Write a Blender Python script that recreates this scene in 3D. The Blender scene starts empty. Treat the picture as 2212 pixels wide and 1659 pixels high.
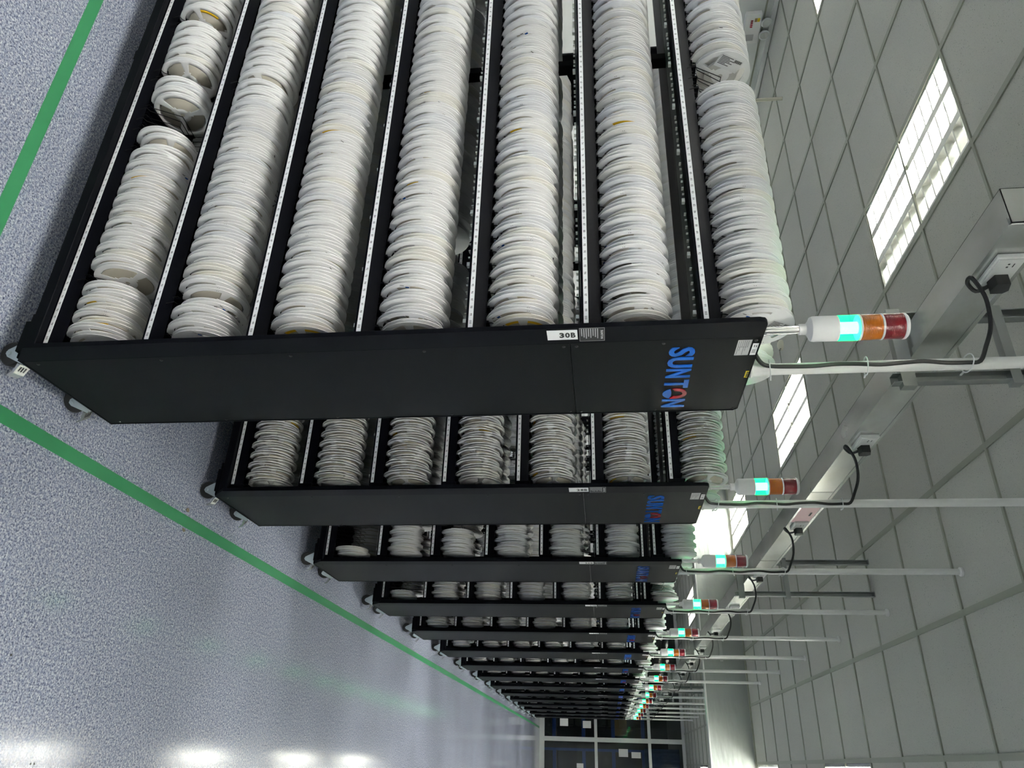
import bpy, math, random
import numpy as np
from mathutils import Matrix, Vector, Euler

# ------------------------------------------------------------------ camera, world, exposure
random.seed(7)
sc = bpy.context.scene
col = sc.collection
cam_d = bpy.data.cameras.new('camera')
cam = bpy.data.objects.new('camera', cam_d)
col.objects.link(cam)
sc.camera = cam
cam_d.sensor_fit = 'HORIZONTAL'
cam_d.sensor_width = 36.0
cam_d.lens = 1587.62 / 2212 * 36
cam_d.clip_start = 0.02
cam_d.clip_end = 100
AX = Vector((-0.02892969, 0.1152251, 0.99291805))      # picture right
AY = Vector((0.88789905, 0.45922038, -0.02742127))     # picture down
AZ = Vector((-0.45912782, 0.8808177, -0.11559336))     # view direction
M = Matrix.Identity(4)
for r_ in range(3):
    M[r_][0] = AX[r_]; M[r_][1] = -AY[r_]; M[r_][2] = -AZ[r_]
M[0][3], M[1][3], M[2][3] = 0.9331, -1.5090, 1.6476
cam.matrix_world = M

world = bpy.data.worlds.new('world')
sc.world = world
world.use_nodes = True
bg = world.node_tree.nodes['Background']
bg.inputs[0].default_value = (0.6, 0.65, 0.7, 1)
bg.inputs[1].default_value = 0.0
sc.view_settings.view_transform = 'Standard'
sc.view_settings.look = 'None'
sc.view_settings.exposure = 2.05
sc.view_settings.gamma = 1.0
sc.view_settings.use_curve_mapping = False
TUBE_POWER = 60.0            # emission of every fluorescent tube

# ------------------------------------------------------------------ key measures (metres)
ZC = 3.485                    # ceiling
GX0, GXS = 0.1768, 0.661      # ceiling grid lines across
GY0, GYS = 1.346, 0.640       # ceiling grid lines along the aisle
YB = 9.05                     # bulkhead
YG = 18.4                     # glass partition
XL, XR, YN = -5.66, 5.2, -6.6 # left wall, right wall, wall behind
NR = 15                       # racks
PY = 1.1351                   # rack spacing
DEP = 0.485                   # rack depth
ZB, ZT = 0.0894, 2.048        # rack body bottom, top
P0, PZ = 0.1476, 0.2939       # first number strip, shelf pitch
SL = 0.0228                   # slot pitch
XLEFT = -2.40                 # far end of a rack
def slot_x(n): return -0.066 - (100 - n) * SL

# ------------------------------------------------------------------ materials
def mat(name, color, rough=0.5, metal=0.0, emit=None, estr=0.0, spec=None, coat=0.0, trans=0.0, ior=None, alpha=None):
    m = bpy.data.materials.new(name); m.use_nodes = True
    b = m.node_tree.nodes['Principled BSDF']
    b.inputs['Base Color'].default_value = (*color, 1)
    b.inputs['Roughness'].default_value = rough
    b.inputs['Metallic'].default_value = metal
    if emit: b.inputs['Emission Color'].default_value = (*emit, 1); b.inputs['Emission Strength'].default_value = estr
    if spec is not None: b.inputs['Specular IOR Level'].default_value = spec
    if coat: b.inputs['Coat Weight'].default_value = coat; b.inputs['Coat Roughness'].default_value = 0.08
    if trans: b.inputs['Transmission Weight'].default_value = trans
    if ior: b.inputs['IOR'].default_value = ior
    if alpha is not None: b.inputs['Alpha'].default_value = alpha
    return m
def N(m, t, **kw):
    n = m.node_tree.nodes.new(t)
    for k, v in kw.items(): setattr(n, k, v)
    return n
def lk(m, a, b): m.node_tree.links.new(a, b)
def bsdf(m): return m.node_tree.nodes['Principled BSDF']
def texco(m, scale=(1, 1, 1)):
    t = N(m, 'ShaderNodeTexCoord'); mp = N(m, 'ShaderNodeMapping')
    mp.inputs['Scale'].default_value = scale
    lk(m, t.outputs['Object'], mp.inputs['Vector']); return mp.outputs['Vector']
def noise(m, vec, scale, detail=2, rough=0.5):
    n = N(m, 'ShaderNodeTexNoise'); n.inputs['Scale'].default_value = scale
    n.inputs['Detail'].default_value = detail; n.inputs['Roughness'].default_value = rough
    lk(m, vec, n.inputs['Vector']); return n.outputs['Fac']
def ramp(m, fac, stops):
    r = N(m, 'ShaderNodeValToRGB'); e = r.color_ramp.elements
    while len(e) < len(stops): e.new(0.5)
    for el, (p, c) in zip(e, stops):
        el.position = p; el.color = (*c, 1) if len(c) == 3 else c
    lk(m, fac, r.inputs['Fac']); return r.outputs['Color']
def mixc(m, fac, a, b, mode='MIX'):
    n = N(m, 'ShaderNodeMix', data_type='RGBA', blend_type=mode)
    if isinstance(fac, (int, float)): n.inputs[0].default_value = fac
    else: lk(m, fac, n.inputs[0])
    for i, s in ((6, a), (7, b)):
        if isinstance(s, tuple): n.inputs[i].default_value = (*s, 1)
        else: lk(m, s, n.inputs[i])
    return n.outputs[2]
def bump(m, h, strength, dist=0.002):
    n = N(m, 'ShaderNodeBump'); n.inputs['Strength'].default_value = strength
    n.inputs['Distance'].default_value = dist
    lk(m, h, n.inputs['Height']); lk(m, n.outputs['Normal'], bsdf(m).inputs['Normal'])

MT = {}
# floor: blue grey flecked sheet, glossy
m = MT['floor'] = mat('floor_fleck', (0.3, 0.33, 0.4), 0.2, spec=0.2)
v = texco(m)
n1 = noise(m, v, 175, 3, 0.7); n2 = noise(m, v, 95, 2, 0.6); n3 = noise(m, v, 1.2, 3)
c1 = ramp(m, n1, [(0.36, (0.06, 0.07, 0.11)), (0.46, (0.28, 0.30, 0.37)), (0.56, (0.42, 0.44, 0.50)), (0.68, (0.66, 0.67, 0.68))])
c2 = ramp(m, n2, [(0.40, (0.56, 0.60, 0.70)), (0.6, (1.0, 1.0, 1.0))])
c3 = mixc(m, 1.0, c1, c2, 'MULTIPLY')
c4 = ramp(m, n3, [(0.35, (0.82, 0.82, 0.82)), (0.7, (1, 1, 1))])
lk(m, mixc(m, 1.0, c3, c4, 'MULTIPLY'), bsdf(m).inputs['Base Color'])
vs = texco(m, (1.0, 6.0, 1.0)); nr = noise(m, vs, 5, 4, 0.6)
rr = N(m, 'ShaderNodeMapRange'); lk(m, nr, rr.inputs['Value'])
rr.inputs['To Min'].default_value = 0.07; rr.inputs['To Max'].default_value = 0.17
lk(m, rr.outputs['Result'], bsdf(m).inputs['Roughness'])
bump(m, noise(m, v, 14, 3), 0.10, 0.004)
# ceiling tile: pale, pitted
m = MT['tile'] = mat('mineral_tile', (0.6, 0.62, 0.58), 0.9, spec=0.2)
v = texco(m)
vo = N(m, 'ShaderNodeTexVoronoi'); vo.inputs['Scale'].default_value = 78; lk(m, v, vo.inputs['Vector'])
nb = noise(m, v, 9, 2)
ad = N(m, 'ShaderNodeMath', operation='MULTIPLY_ADD'); lk(m, nb, ad.inputs[0]); ad.inputs[1].default_value = 0.22
lk(m, vo.outputs['Distance'], ad.inputs[2])
pit = ramp(m, ad.outputs[0], [(0.20, (0.13, 0.14, 0.12)), (0.245, (0.50, 0.508, 0.447))])
fine = ramp(m, noise(m, v, 220, 3), [(0.35, (0.9, 0.9, 0.9)), (0.6, (1, 1, 1))])
lk(m, mixc(m, 1.0, pit, fine, 'MULTIPLY'), bsdf(m).inputs['Base Color'])
MT['tbar'] = mat('grid_bar_paint', (0.30, 0.31, 0.245), 0.5)
MT['wall'] = mat('wall_paint', (0.62, 0.64, 0.62), 0.6)
m = MT['bulk'] = mat('bulkhead_panel', (0.27, 0.29, 0.275), 0.22, spec=0.6)
bump(m, noise(m, texco(m, (1.2, 1, 5)), 2.2, 2), 0.35, 0.03)
MT['alu'] = mat('aluminium_profile', (0.72, 0.73, 0.72), 0.35, 0.6)
MT['green_tape'] = mat('green_floor_tape', (0.035, 0.20, 0.085), 0.35)
m = MT['black'] = mat('black_powder_coat', (0.0018, 0.0022, 0.0038), 0.5, spec=0.07)
bump(m, noise(m, texco(m), 600, 2), 0.25, 0.0008)
m = MT['panel'] = mat('charcoal_powder_coat', (0.0030, 0.0038, 0.0042), 0.45, spec=0.08)
bump(m, noise(m, texco(m), 500, 2), 0.3, 0.0008)
MT['lip'] = mat('black_plastic', (0.0012, 0.0015, 0.0034), 0.45, spec=0.06)
MT['wire'] = mat('black_wire', (0.003, 0.003, 0.003), 0.4, spec=0.25)
MT['strip'] = mat('white_strip', (0.86, 0.86, 0.87), 0.5)
MT['ink'] = mat('black_ink', (0.015, 0.015, 0.015), 0.5)
MT['reel'] = mat('reel_plastic', (0.88, 0.88, 0.88), 0.32)
MT['reel_b'] = mat('reel_plastic_ivory', (0.87, 0.86, 0.82), 0.36)
MT['reel_c'] = mat('reel_plastic_frosted', (0.82, 0.83, 0.85), 0.3)
MT['spool'] = mat('carrier_tape_ivory', (0.52, 0.48, 0.40), 0.4)
MT['spool_w'] = mat('carrier_tape_white', (0.58, 0.57, 0.54), 0.4)
MT['spool_d'] = mat('carrier_tape_dark', (0.16, 0.14, 0.12), 0.4)
MT['yellow'] = mat('yellow_tape', (0.90, 0.55, 0.01), 0.4)
MT['paper'] = mat('white_paper', (0.82, 0.82, 0.82), 0.6)
MT['grey_label'] = mat('silver_label', (0.42, 0.42, 0.42), 0.45)
MT['yellow_label'] = mat('yellow_label', (0.80, 0.60, 0.0), 0.5)
MT['blue_letter'] = mat('blue_letter', (0.006, 0.095, 0.42), 0.12, coat=0.6)
MT['red_letter'] = mat('red_letter', (0.28, 0.004, 0.012), 0.12, coat=0.6)
m = MT['galv'] = mat('galvanised_steel', (0.62, 0.62, 0.60), 0.22, 0.85)
v = texco(m, (1, 0.5, 1)); ng = noise(m, v, 7, 4, 0.6)
lk(m, ramp(m, ng, [(0.3, (0.60, 0.60, 0.55)), (0.65, (0.82, 0.82, 0.81))]), bsdf(m).inputs['Base Color'])
rg = N(m, 'ShaderNodeMapRange'); lk(m, ng, rg.inputs['Value']); rg.inputs['To Min'].default_value = 0.17; rg.inputs['To Max'].default_value = 0.32
lk(m, rg.outputs['Result'], bsdf(m).inputs['Roughness'])
bump(m, noise(m, v, 3, 2), 0.2, 0.01)
MT['galv_dull'] = mat('galvanised_strut', (0.34, 0.35, 0.34), 0.4, 0.9)
MT['chrome'] = mat('chrome', (0.8, 0.8, 0.8), 0.12, 1.0)
MT['pedal'] = mat('bright_pedal_plate', (0.60, 0.61, 0.60), 0.25, 0.85)
MT['zinc'] = mat('zinc_plate', (0.55, 0.62, 0.65), 0.35, 0.7)
MT['rubber'] = mat('black_rubber', (0.012, 0.012, 0.012), 0.5)
MT['white_plastic'] = mat('white_plastic', (0.72, 0.72, 0.70), 0.4)
MT['pvc'] = mat('white_pvc', (0.70, 0.70, 0.67), 0.3)
MT['tie'] = mat('clear_nylon', (0.7, 0.72, 0.7), 0.3)
MT['amber'] = mat('amber_lens', (0.36, 0.095, 0.0), 0.22, coat=0.2)
MT['red'] = mat('red_lens', (0.15, 0.001, 0.006), 0.22, coat=0.2)
m = MT['green'] = mat('lit_green_lens', (0.02, 0.6, 0.2), 0.2, emit=(0.0, 1.0, 0.16), estr=0.8)
tp = N(m, 'ShaderNodeBsdfTransparent'); tp.inputs[0].default_value = (0.55, 1.0, 0.75, 1)
mx = N(m, 'ShaderNodeMixShader'); mx.inputs[0].default_value = 0.5
lk(m, tp.outputs[0], mx.inputs[1]); lk(m, bsdf(m).outputs[0], mx.inputs[2]); lk(m, mx.outputs[0], m.node_tree.nodes['Material Output'].inputs['Surface'])
m = MT['green_core'] = mat('led_glow', (0.1, 1.0, 0.6), 0.3, emit=(0.12, 1.0, 0.48), estr=6)
for k in ('green', 'amber', 'red'):
    m = MT[k]
    w = N(m, 'ShaderNodeTexWave', wave_type='BANDS', bands_direction='Z'); w.inputs['Scale'].default_value = 120
    lk(m, texco(m), w.inputs['Vector']); bump(m, w.outputs['Fac'], 0.5, 0.001)
MT['tube'] = mat('lit_tube', (1, 1, 1), 0.5, emit=(1.0, 0.99, 0.94), estr=TUBE_POWER)
MT['reflector'] = mat('lamp_reflector', (0.70, 0.71, 0.69), 0.10, 1.0)
MT['louver'] = mat('lamp_louvre', (0.60, 0.61, 0.57), 0.25, 0.9)
MT['glass'] = mat('partition_glass', (0.65, 0.72, 0.75), 0.03, trans=1.0, ior=1.45)
MT['dark'] = mat('dark_back_wall', (0.02, 0.024, 0.03), 0.7)
MT['blue'] = mat('blue_paint', (0.012, 0.06, 0.28), 0.4)
MT['blue_cloth'] = mat('blue_curtain', (0.05, 0.09, 0.20), 0.6)
MT['card'] = mat('cardboard', (0.30, 0.20, 0.09), 0.8)
MT['pcb'] = mat('green_circuit_board', (0.004, 0.016, 0.010), 0.4)
MT['ptfe'] = mat('white_connector', (0.75, 0.78, 0.72), 0.4)
MT['cream'] = mat('cream_plastic', (0.66, 0.64, 0.50), 0.45)
MT['dark_slot'] = mat('dark_slot', (0.01, 0.01, 0.01), 0.6)
MT['pink'] = mat('pink_film', (0.80, 0.52, 0.54), 0.45)

# ------------------------------------------------------------------ mesh helpers
class MB:
    """collects geometry of one object"""
    def __init__(s): s.v = []; s.f = []; s.mi = []; s.m = []
    def mid(s, name):
        if name not in s.m: s.m.append(name)
        return s.m.index(name)
    def add(s, vs, fs, m_='black'):
        o = len(s.v); s.v.extend(tuple(p) for p in vs); i = s.mid(m_)
        for f in fs: s.f.append(tuple(o + k for k in f)); s.mi.append(i)
        return s
    def box(s, a, b, m_='black', bev=0.0):
        x0, y0, z0 = [min(p, q) for p, q in zip(a, b)]; x1, y1, z1 = [max(p, q) for p, q in zip(a, b)]
        if bev > 0:
            pts = []
            e = bev
            for z, i in ((z0, e), (z0 + e, 0), (z1 - e, 0), (z1, e)):
                xa, xb, ya, yb = x0 + i, x1 - i, y0 + i, y1 - i
                c = e * 0.7
                pts.append([(xa + c, ya, z), (xb - c, ya, z), (xb, ya + c, z), (xb, yb - c, z), (xb - c, yb, z), (xa + c, yb, z), (xa, yb - c, z), (xa, ya + c, z)])
            vs = [p for ring in pts for p in ring]; fs = [tuple(range(7, -1, -1)), tuple(range(24, 32))]
            for r in range(3):
                for k in range(8): fs.append((r * 8 + k, r * 8 + (k + 1) % 8, r * 8 + 8 + (k + 1) % 8, r * 8 + 8 + k))
            return s.add(vs, fs, m_)
        vs = [(x0, y0, z0), (x1, y0, z0), (x1, y1, z0), (x0, y1, z0), (x0, y0, z1), (x1, y0, z1), (x1, y1, z1), (x0, y1, z1)]
        return s.add(vs, [(0, 3, 2, 1), (4, 5, 6, 7), (0, 1, 5, 4), (1, 2, 6, 5), (2, 3, 7, 6), (3, 0, 4, 7)], m_)
    def prism(s, poly, axis, a, b, m_='black'):
        """poly of 2D points in the plane across axis, extruded a..b"""
        def P(p, t):
            return {0: (t, p[0], p[1]), 1: (p[0], t, p[1]), 2: (p[0], p[1], t)}[axis]
        n = len(poly); vs = [P(p, a) for p in poly] + [P(p, b) for p in poly]
        fs = [tuple(range(n - 1, -1, -1)), tuple(range(n, 2 * n))] + [(i, (i + 1) % n, n + (i + 1) % n, n + i) for i in range(n)]
        return s.add(vs, fs, m_)
    def tube(s, pts, r, m_='black', seg=8, caps=True):
        pts = [Vector(p) for p in pts]; n = len(pts); rs = r if isinstance(r, (list, tuple)) else [r] * n
        vs = []; up = None
        for i, p in enumerate(pts):
            d = (pts[min(i + 1, n - 1)] - pts[max(i - 1, 0)]).normalized()
            if up is None: up = Vector((0, 0, 1)) if abs(d.z) < 0.9 else Vector((0, 1, 0))
            a = d.cross(up).normalized(); b_ = a.cross(d).normalized(); up = b_
            for k in range(seg):
                t = 2 * math.pi * k / seg
                vs.append(p + a * math.cos(t) * rs[i] + b_ * math.sin(t) * rs[i])
        fs = []
        for i in range(n - 1):
            for k in range(seg): fs.append((i * seg + k, i * seg + (k + 1) % seg, (i + 1) * seg + (k + 1) % seg, (i + 1) * seg + k))
        if caps: fs += [tuple(range(seg - 1, -1, -1)), tuple(range((n - 1) * seg, n * seg))]
        return s.add(vs, fs, m_)
    def lathe(s, prof, c, axis=2, seg=32, m_='black'):
        """prof of (radius, height) about an axis through c"""
        vs = []
        for r, h in prof:
            for k in range(seg):
                t = 2 * math.pi * k / seg; a, b_ = r * math.cos(t), r * math.sin(t)
                vs.append({0: (c[0] + h, c[1] + a, c[2] + b_), 1: (c[0] + a, c[1] + h, c[2] + b_), 2: (c[0] + a, c[1] + b_, c[2] + h)}[axis])
        fs = []
        for i in range(len(prof) - 1):
            for k in range(seg): fs.append((i * seg + k, i * seg + (k + 1) % seg, (i + 1) * seg + (k + 1) % seg, (i + 1) * seg + k))
        fs += [tuple(range(seg - 1, -1, -1)), tuple(range((len(prof) - 1) * seg, len(prof) * seg))]
        return s.add(vs, fs, m_)
    def mesh(s, name, smooth=False):
        me = bpy.data.meshes.new(name)
        me.from_pydata(s.v, [], s.f)
        for k in s.m: me.materials.append(MT[k])
        if len(s.m) > 1: me.polygons.foreach_set('material_index', s.mi)
        me.update()
        if smooth: smooth_mesh(me)
        return me
    def build(s, name, parent=None, smooth=False, loc=None):
        o = bpy.data.objects.new(name, s.mesh(name, smooth)); col.objects.link(o)
        if loc is not None: o.location = loc
        if parent: o.parent = parent
        return o
def smooth_mesh(me, ang=35):
    me.polygons.foreach_set('use_smooth', [True] * len(me.polygons))
    try: me.set_sharp_from_angle(angle=math.radians(ang))
    except Exception: pass
def put(name, me, parent=None, loc=(0, 0, 0), rot=None):
    o = bpy.data.objects.new(name, me); col.objects.link(o); o.location = loc
    if rot: o.rotation_euler = rot
    if parent: o.parent = parent
    return o
def empty(name, loc=(0, 0, 0), parent=None):
    o = bpy.data.objects.new(name, None); col.objects.link(o); o.location = loc
    o.empty_display_size = 0.05
    if parent: o.parent = parent
    return o
def tag(o, label=None, cat=None, group=None, kind=None):
    for k, v_ in (('label', label), ('category', cat), ('group', group), ('kind', kind)):
        if v_: o[k] = v_
    return o
def struct(o): o['kind'] = 'structure'; return o
def children(o): return KIDS.get(o.name, [])
KIDS = {}
def index_kids():
    KIDS.clear()
    for o in bpy.data.objects:
        if o.parent: KIDS.setdefault(o.parent.name, []).append(o)
def copy_tree(o, parent=None):
    c = o.copy(); col.objects.link(c); c.parent = parent
    for ch in children(o): copy_tree(ch, c)
    return c
# glyphs
GL = {}
def glyph(ch, bold=0.0):
    key = (ch, bold)
    if key not in GL:
        cu = bpy.data.curves.new('t', 'FONT'); cu.body = ch; cu.resolution_u = 3; cu.offset = bold; cu.fill_mode = 'FRONT'
        ob = bpy.data.objects.new('t', cu); col.objects.link(ob)
        dg = bpy.context.evaluated_depsgraph_get(); dg.update()
        me = ob.evaluated_get(dg).to_mesh()
        vs = [tuple(v_.co) for v_ in me.vertices]; fs = [tuple(p.vertices) for p in me.polygons]
        ob.evaluated_get(dg).to_mesh_clear()
        bpy.data.objects.remove(ob); bpy.data.curves.remove(cu)
        xs = [p[0] for p in vs]; ys = [p[1] for p in vs]
        GL[key] = (vs, fs, min(xs), max(xs), min(ys), max(ys))
    return GL[key]
def letter(mb, ch, org, right, up, w, h, m_, bold=0.0, depth=0.0):
    """the glyph's own box mapped onto w x h with its lower left corner at org"""
    vs, fs, x0, x1, y0, y1 = glyph(ch, bold)
    org, right, up = Vector(org), Vector(right), Vector(up); n = right.cross(up)
    f = lambda p, d: org + right * ((p[0] - x0) / (x1 - x0) * w) + up * ((p[1] - y0) / (y1 - y0) * h) + n * d
    if depth <= 0: mb.add([f(p, 0.0) for p in vs], fs, m_); return
    k = len(vs)
    cnt = {}
    for q in fs:
        for i in range(len(q)):
            e = (q[i], q[(i + 1) % len(q)]); cnt[e] = 1
    side = [(e[0], e[1], e[1] + k, e[0] + k) for e in cnt if (e[1], e[0]) not in cnt]
    mb.add([f(p, 0) for p in vs] + [f(p, depth) for p in vs], [tuple(i + k for i in q) for q in fs] + side, m_)
def word(mb, txt, org, right, up, h, m_, bold=0.0, gap=0.16, squeeze=1.0):
    org, right, up = Vector(org), Vector(right), Vector(up); x = 0.0
    for ch in txt:
        if ch == ' ': x += h * 0.5; continue
        vs, fs, x0, x1, y0, y1 = glyph(ch, bold)
        w = (x1 - x0) / 0.70 * h * squeeze
        letter(mb, ch, org + right * x, right, up, w, h, m_, bold); x += w + h * gap
    return x

# ------------------------------------------------------------------ the room
mb = MB(); mb.box((XL, YN, -0.1), (XR, 24.0, 0.0), 'floor'); struct(mb.build('floor'))
mb = MB(); mb.box((XL, YN, ZC), (XR, 24.0, ZC + 0.1), 'tile'); struct(mb.build('ceiling'))
# ceiling T bars
mb = MB()
i0, i1 = int((XL - GX0) / GXS), int((XR - GX0) / GXS)
for i in range(i0, i1 + 1):
    x = GX0 + i * GXS; mb.box((x - .016, YN, ZC - .008), (x + .016, YB + 0.02, ZC + .001), 'tbar')
    mb.box((x - .016, YB + .1, ZC - .008), (x + .016, YG, ZC + .001), 'tbar')
j0, j1 = int((YN - GY0) / GYS), int((YG - GY0) / GYS)
for j in range(j0, j1 + 1):
    y = GY0 + j * GYS
    if abs(y - YB) < .06: continue
    mb.box((XL, y - .009, ZC - .0085), (XR, y + .009, ZC + .001), 'tbar')
struct(mb.build('trim_1'))
mb = MB(); mb.box((XL - .1, YN, 0), (XL, 24, ZC), 'wall'); struct(mb.build('wall_left'))
mb = MB(); mb.box((XR, YN, 0), (XR + .1, 24, ZC), 'wall'); struct(mb.build('wall_right'))
mb = MB(); mb.box((XL, YN - .1, 0), (XR, YN, ZC), 'wall'); struct(mb.build('wall_back'))
mb = MB(); mb.box((XL, 23.9, 0), (XR, 24, ZC), 'dark'); struct(mb.build('wall_front'))
mb = MB(); mb.box((XL, YB, 2.94), (XR, YB + .10, ZC), 'bulk'); mb.box((XL, YB - .012, 2.925), (XR, YB + .11, 2.943), 'alu')
mb.box((XL, YB - .02, ZC - .02), (XR, YB, ZC - .001), 'tbar'); struct(mb.build('trim_2'))
mb = MB(); mb.box((XL, YN, ZC - .05), (XL + .02, YB, ZC - .009), 'alu'); mb.box((XL, YN, ZC - .12), (XL + .01, YB, ZC - .105), 'tbar'); struct(mb.build('trim_3'))
# glass partition
mb = MB()
mb.box((XL, YG - .03, 0.0), (XR, YG + .03, 0.12), 'alu'); mb.box((XL, YG - .03, ZC - .07), (XR, YG + .03, ZC), 'alu')
for z in (1.37, 2.65): mb.box((XL, YG - .022, z - .035), (XR, YG + .022, z + .035), 'alu')
for k in range(-5, 5):
    x = .35 + k * 1.22
    if XL < x < XR: mb.box((x - .05, YG - .035, .1), (x + .05, YG + .035, ZC - .05), 'alu')
fr = struct(mb.build('window_1'))
mb = MB(); mb.box((XL, YG - .004, .1), (XR, YG + .004, ZC - .05), 'glass'); mb.build('pane', fr)

# ------------------------------------------------------------------ floor tape
mb = MB(); mb.box((.088, -.10, 0), (.134, 18.3, .0006), 'green_tape')
tag(mb.build('floor_tape'), 'green marking tape running along the aisle past the rack ends', 'floor tape')
mb = MB(); mb.box((XL + .3, -.101, 0), (.087, -.053, .0006), 'green_tape')
tag(mb.build('floor_tape'), 'green marking tape crossing in front of the rack marked 30B', 'floor tape')

# ------------------------------------------------------------------ ceiling lights
def light_meshes():
    W, L, D = GXS - .034, 2 * GYS - .03, .10
    out = {}
    h = MB()
    h.box((-W / 2, -L / 2, D), (W / 2, L / 2, D + .006), 'reflector')
    for s_ in (-1, 1):
        h.box((s_ * W / 2, -L / 2, 0), (s_ * (W / 2 - .006), L / 2, D), 'reflector')
        h.box((-W / 2, s_ * L / 2, 0), (W / 2, s_ * (L / 2 - .006), D), 'reflector')
    out['housing'] = h.mesh('housing')
    t = MB(); t.tube([(0, -L / 2 + .03, 0), (0, L / 2 - .03, 0)], .014, 'tube', 8); out['tube'] = t.mesh('tube')
    t = MB(); t.tube([(0, -L / 2 + .03, 0), (0, L / 2 - .03, 0)], .014, 'white_plastic', 8); out['off'] = t.mesh('tube')
    g = MB()
    n = 12; lanes = 3; lw = W / lanes
    for q in range(1, n):
        y = -L / 2 + q * L / n
        g.prism([(y - .005, .004), (y + .005, .004), (y + .0012, .056), (y - .0012, .056)], 0, -W / 2 + .006, W / 2 - .006, 'louver')
    for q in range(lanes + 1):
        x = -W / 2 + q * lw
        xl, xr = max(-W / 2 + .006, x - .022), min(W / 2 - .006, x + .022)
        g.prism([(xl, .003), (xr, .003), (min(x + .004, xr), .064), (max(x - .004, xl), .064)], 1, -L / 2 + .006, L / 2 - .006, 'louver')
    out['louver'] = g.mesh('louver'); out['lw'] = lw
    return out
LM = light_meshes()
light_root = None
def ceiling_light(i, j, label):
    x = GX0 + (i + .5) * GXS; y = GY0 + (j + 1) * GYS
    r = empty('ceiling_light', (x, y, ZC - .004))
    put('housing', LM['housing'], r)
    for q in (-1, 0, 1): put('tube', LM['tube'] if not ((i, j) == (-4, 0) and q == 1) else LM['off'], r, (q * LM['lw'], 0, .0835))
    put('louver', LM['louver'], r)
    tag(r, label, 'ceiling light', 'recessed ceiling lights'); return r
COLS = {-8: 'nearest the left wall', -4: 'above the racks', 1: 'above the walkway', 5: 'added near the right wall'}
hole = []
for i in (-8, -4, 1, 5):
    for j in (-10, -5, 0, 5, 10, 15, 20, 25):  # right-hand column and rows behind the camera: unseen, added for illumination
        if i == 1 and j == 0: continue
        if GY0 + (j + 2) * GYS > YG: continue
        lab = {(-8, 0): 'lit louvred ceiling light whose tip shows above the emergency lamp wall',
               (-4, 0): 'large lit louvred ceiling light nearest the cable trunking end',
               (-4, 5): 'lit louvred ceiling light above the gap between racks 30B and 28B',
               (-4, 10): 'lit louvred ceiling light touching the white bulkhead beam, above rack 26B',
               (1, 5): 'lit louvred ceiling light cut by the picture edge beside the last wide grid bar',
               (1, 10): 'small lit louvred ceiling light meeting the bulkhead at the picture edge'}.get((i, j))
        if not lab:
            row = {-10: 'behind the camera, far', -5: 'behind the camera, near', 0: 'level with rack 30B', 5: 'level with rack 26B', 10: 'just before the bulkhead',
                   15: 'first row past the bulkhead', 20: 'second row past the bulkhead', 25: 'last row before the glass'}[j]
            lab = 'lit louvred ceiling light %s, %s' % (COLS[i], row)
        ceiling_light(i, j, lab); hole.append((i, j))
# the ceiling is cut where lights and the vent are recessed: rebuild the tile sheet as cells
ceil = bpy.data.objects['ceiling']
cut = set()
for (i, j) in hole: cut |= {(i, j), (i, j + 1)}
cut |= {(1, 0), (1, -1)}
mb = MB()
xs = [XL] + [GX0 + i * GXS for i in range(i0, i1 + 1)] + [XR]
xi = [i0 - 1] + list(range(i0, i1 + 1))
ys = [YN] + [GY0 + j * GYS for j in range(j0, j1 + 1)] + [24.0]
yj = [j0 - 1] + list(range(j0, j1 + 1))
for a in range(len(xs) - 1):
    b = 0
    while b < len(ys) - 1:
        if (xi[a], yj[b]) in cut: b += 1; continue
        e = b
        while e + 1 < len(ys) - 1 and (xi[a], yj[e + 1]) not in cut: e += 1
        mb.add([(xs[a], ys[b], ZC), (xs[a + 1], ys[b], ZC), (xs[a + 1], ys[e + 1], ZC), (xs[a], ys[e + 1], ZC)], [(0, 3, 2, 1)], 'tile'); b = e + 1
mb.box((XL, YN, ZC + .25), (XR, 24, ZC + .3), 'dark')
ceil.data = mb.mesh('ceiling')
# air vent beside the walkway
W, L = GXS - .034, 2 * GYS - .03
vt = empty('ceiling_vent', (GX0 + 1.5 * GXS, GY0, ZC - .004)); mb = MB()
for s_ in (-1, 1):
    mb.box((s_ * W / 2, -L / 2, 0), (s_ * (W / 2 - .03), L / 2, .012), 'white_plastic'); mb.box((-W / 2, s_ * L / 2, 0), (W / 2, s_ * (L / 2 - .03), .012), 'white_plastic')
mb.build('frame', vt)
mb = MB()
for q in range(24):
    y = -L / 2 + .05 + q * (L - .1) / 23; mb.box((-W / 2 + .03, y - .002, .002), (W / 2 - .03, y + .014, .006), 'white_plastic')
mb.build('slat', vt)
mb = MB(); mb.box((-W / 2, -L / 2, .10), (W / 2, L / 2, .11), 'dark'); mb.build('backing', vt)
tag(vt, 'slatted white air vent in the ceiling corner, dark inside', 'vent')

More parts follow.
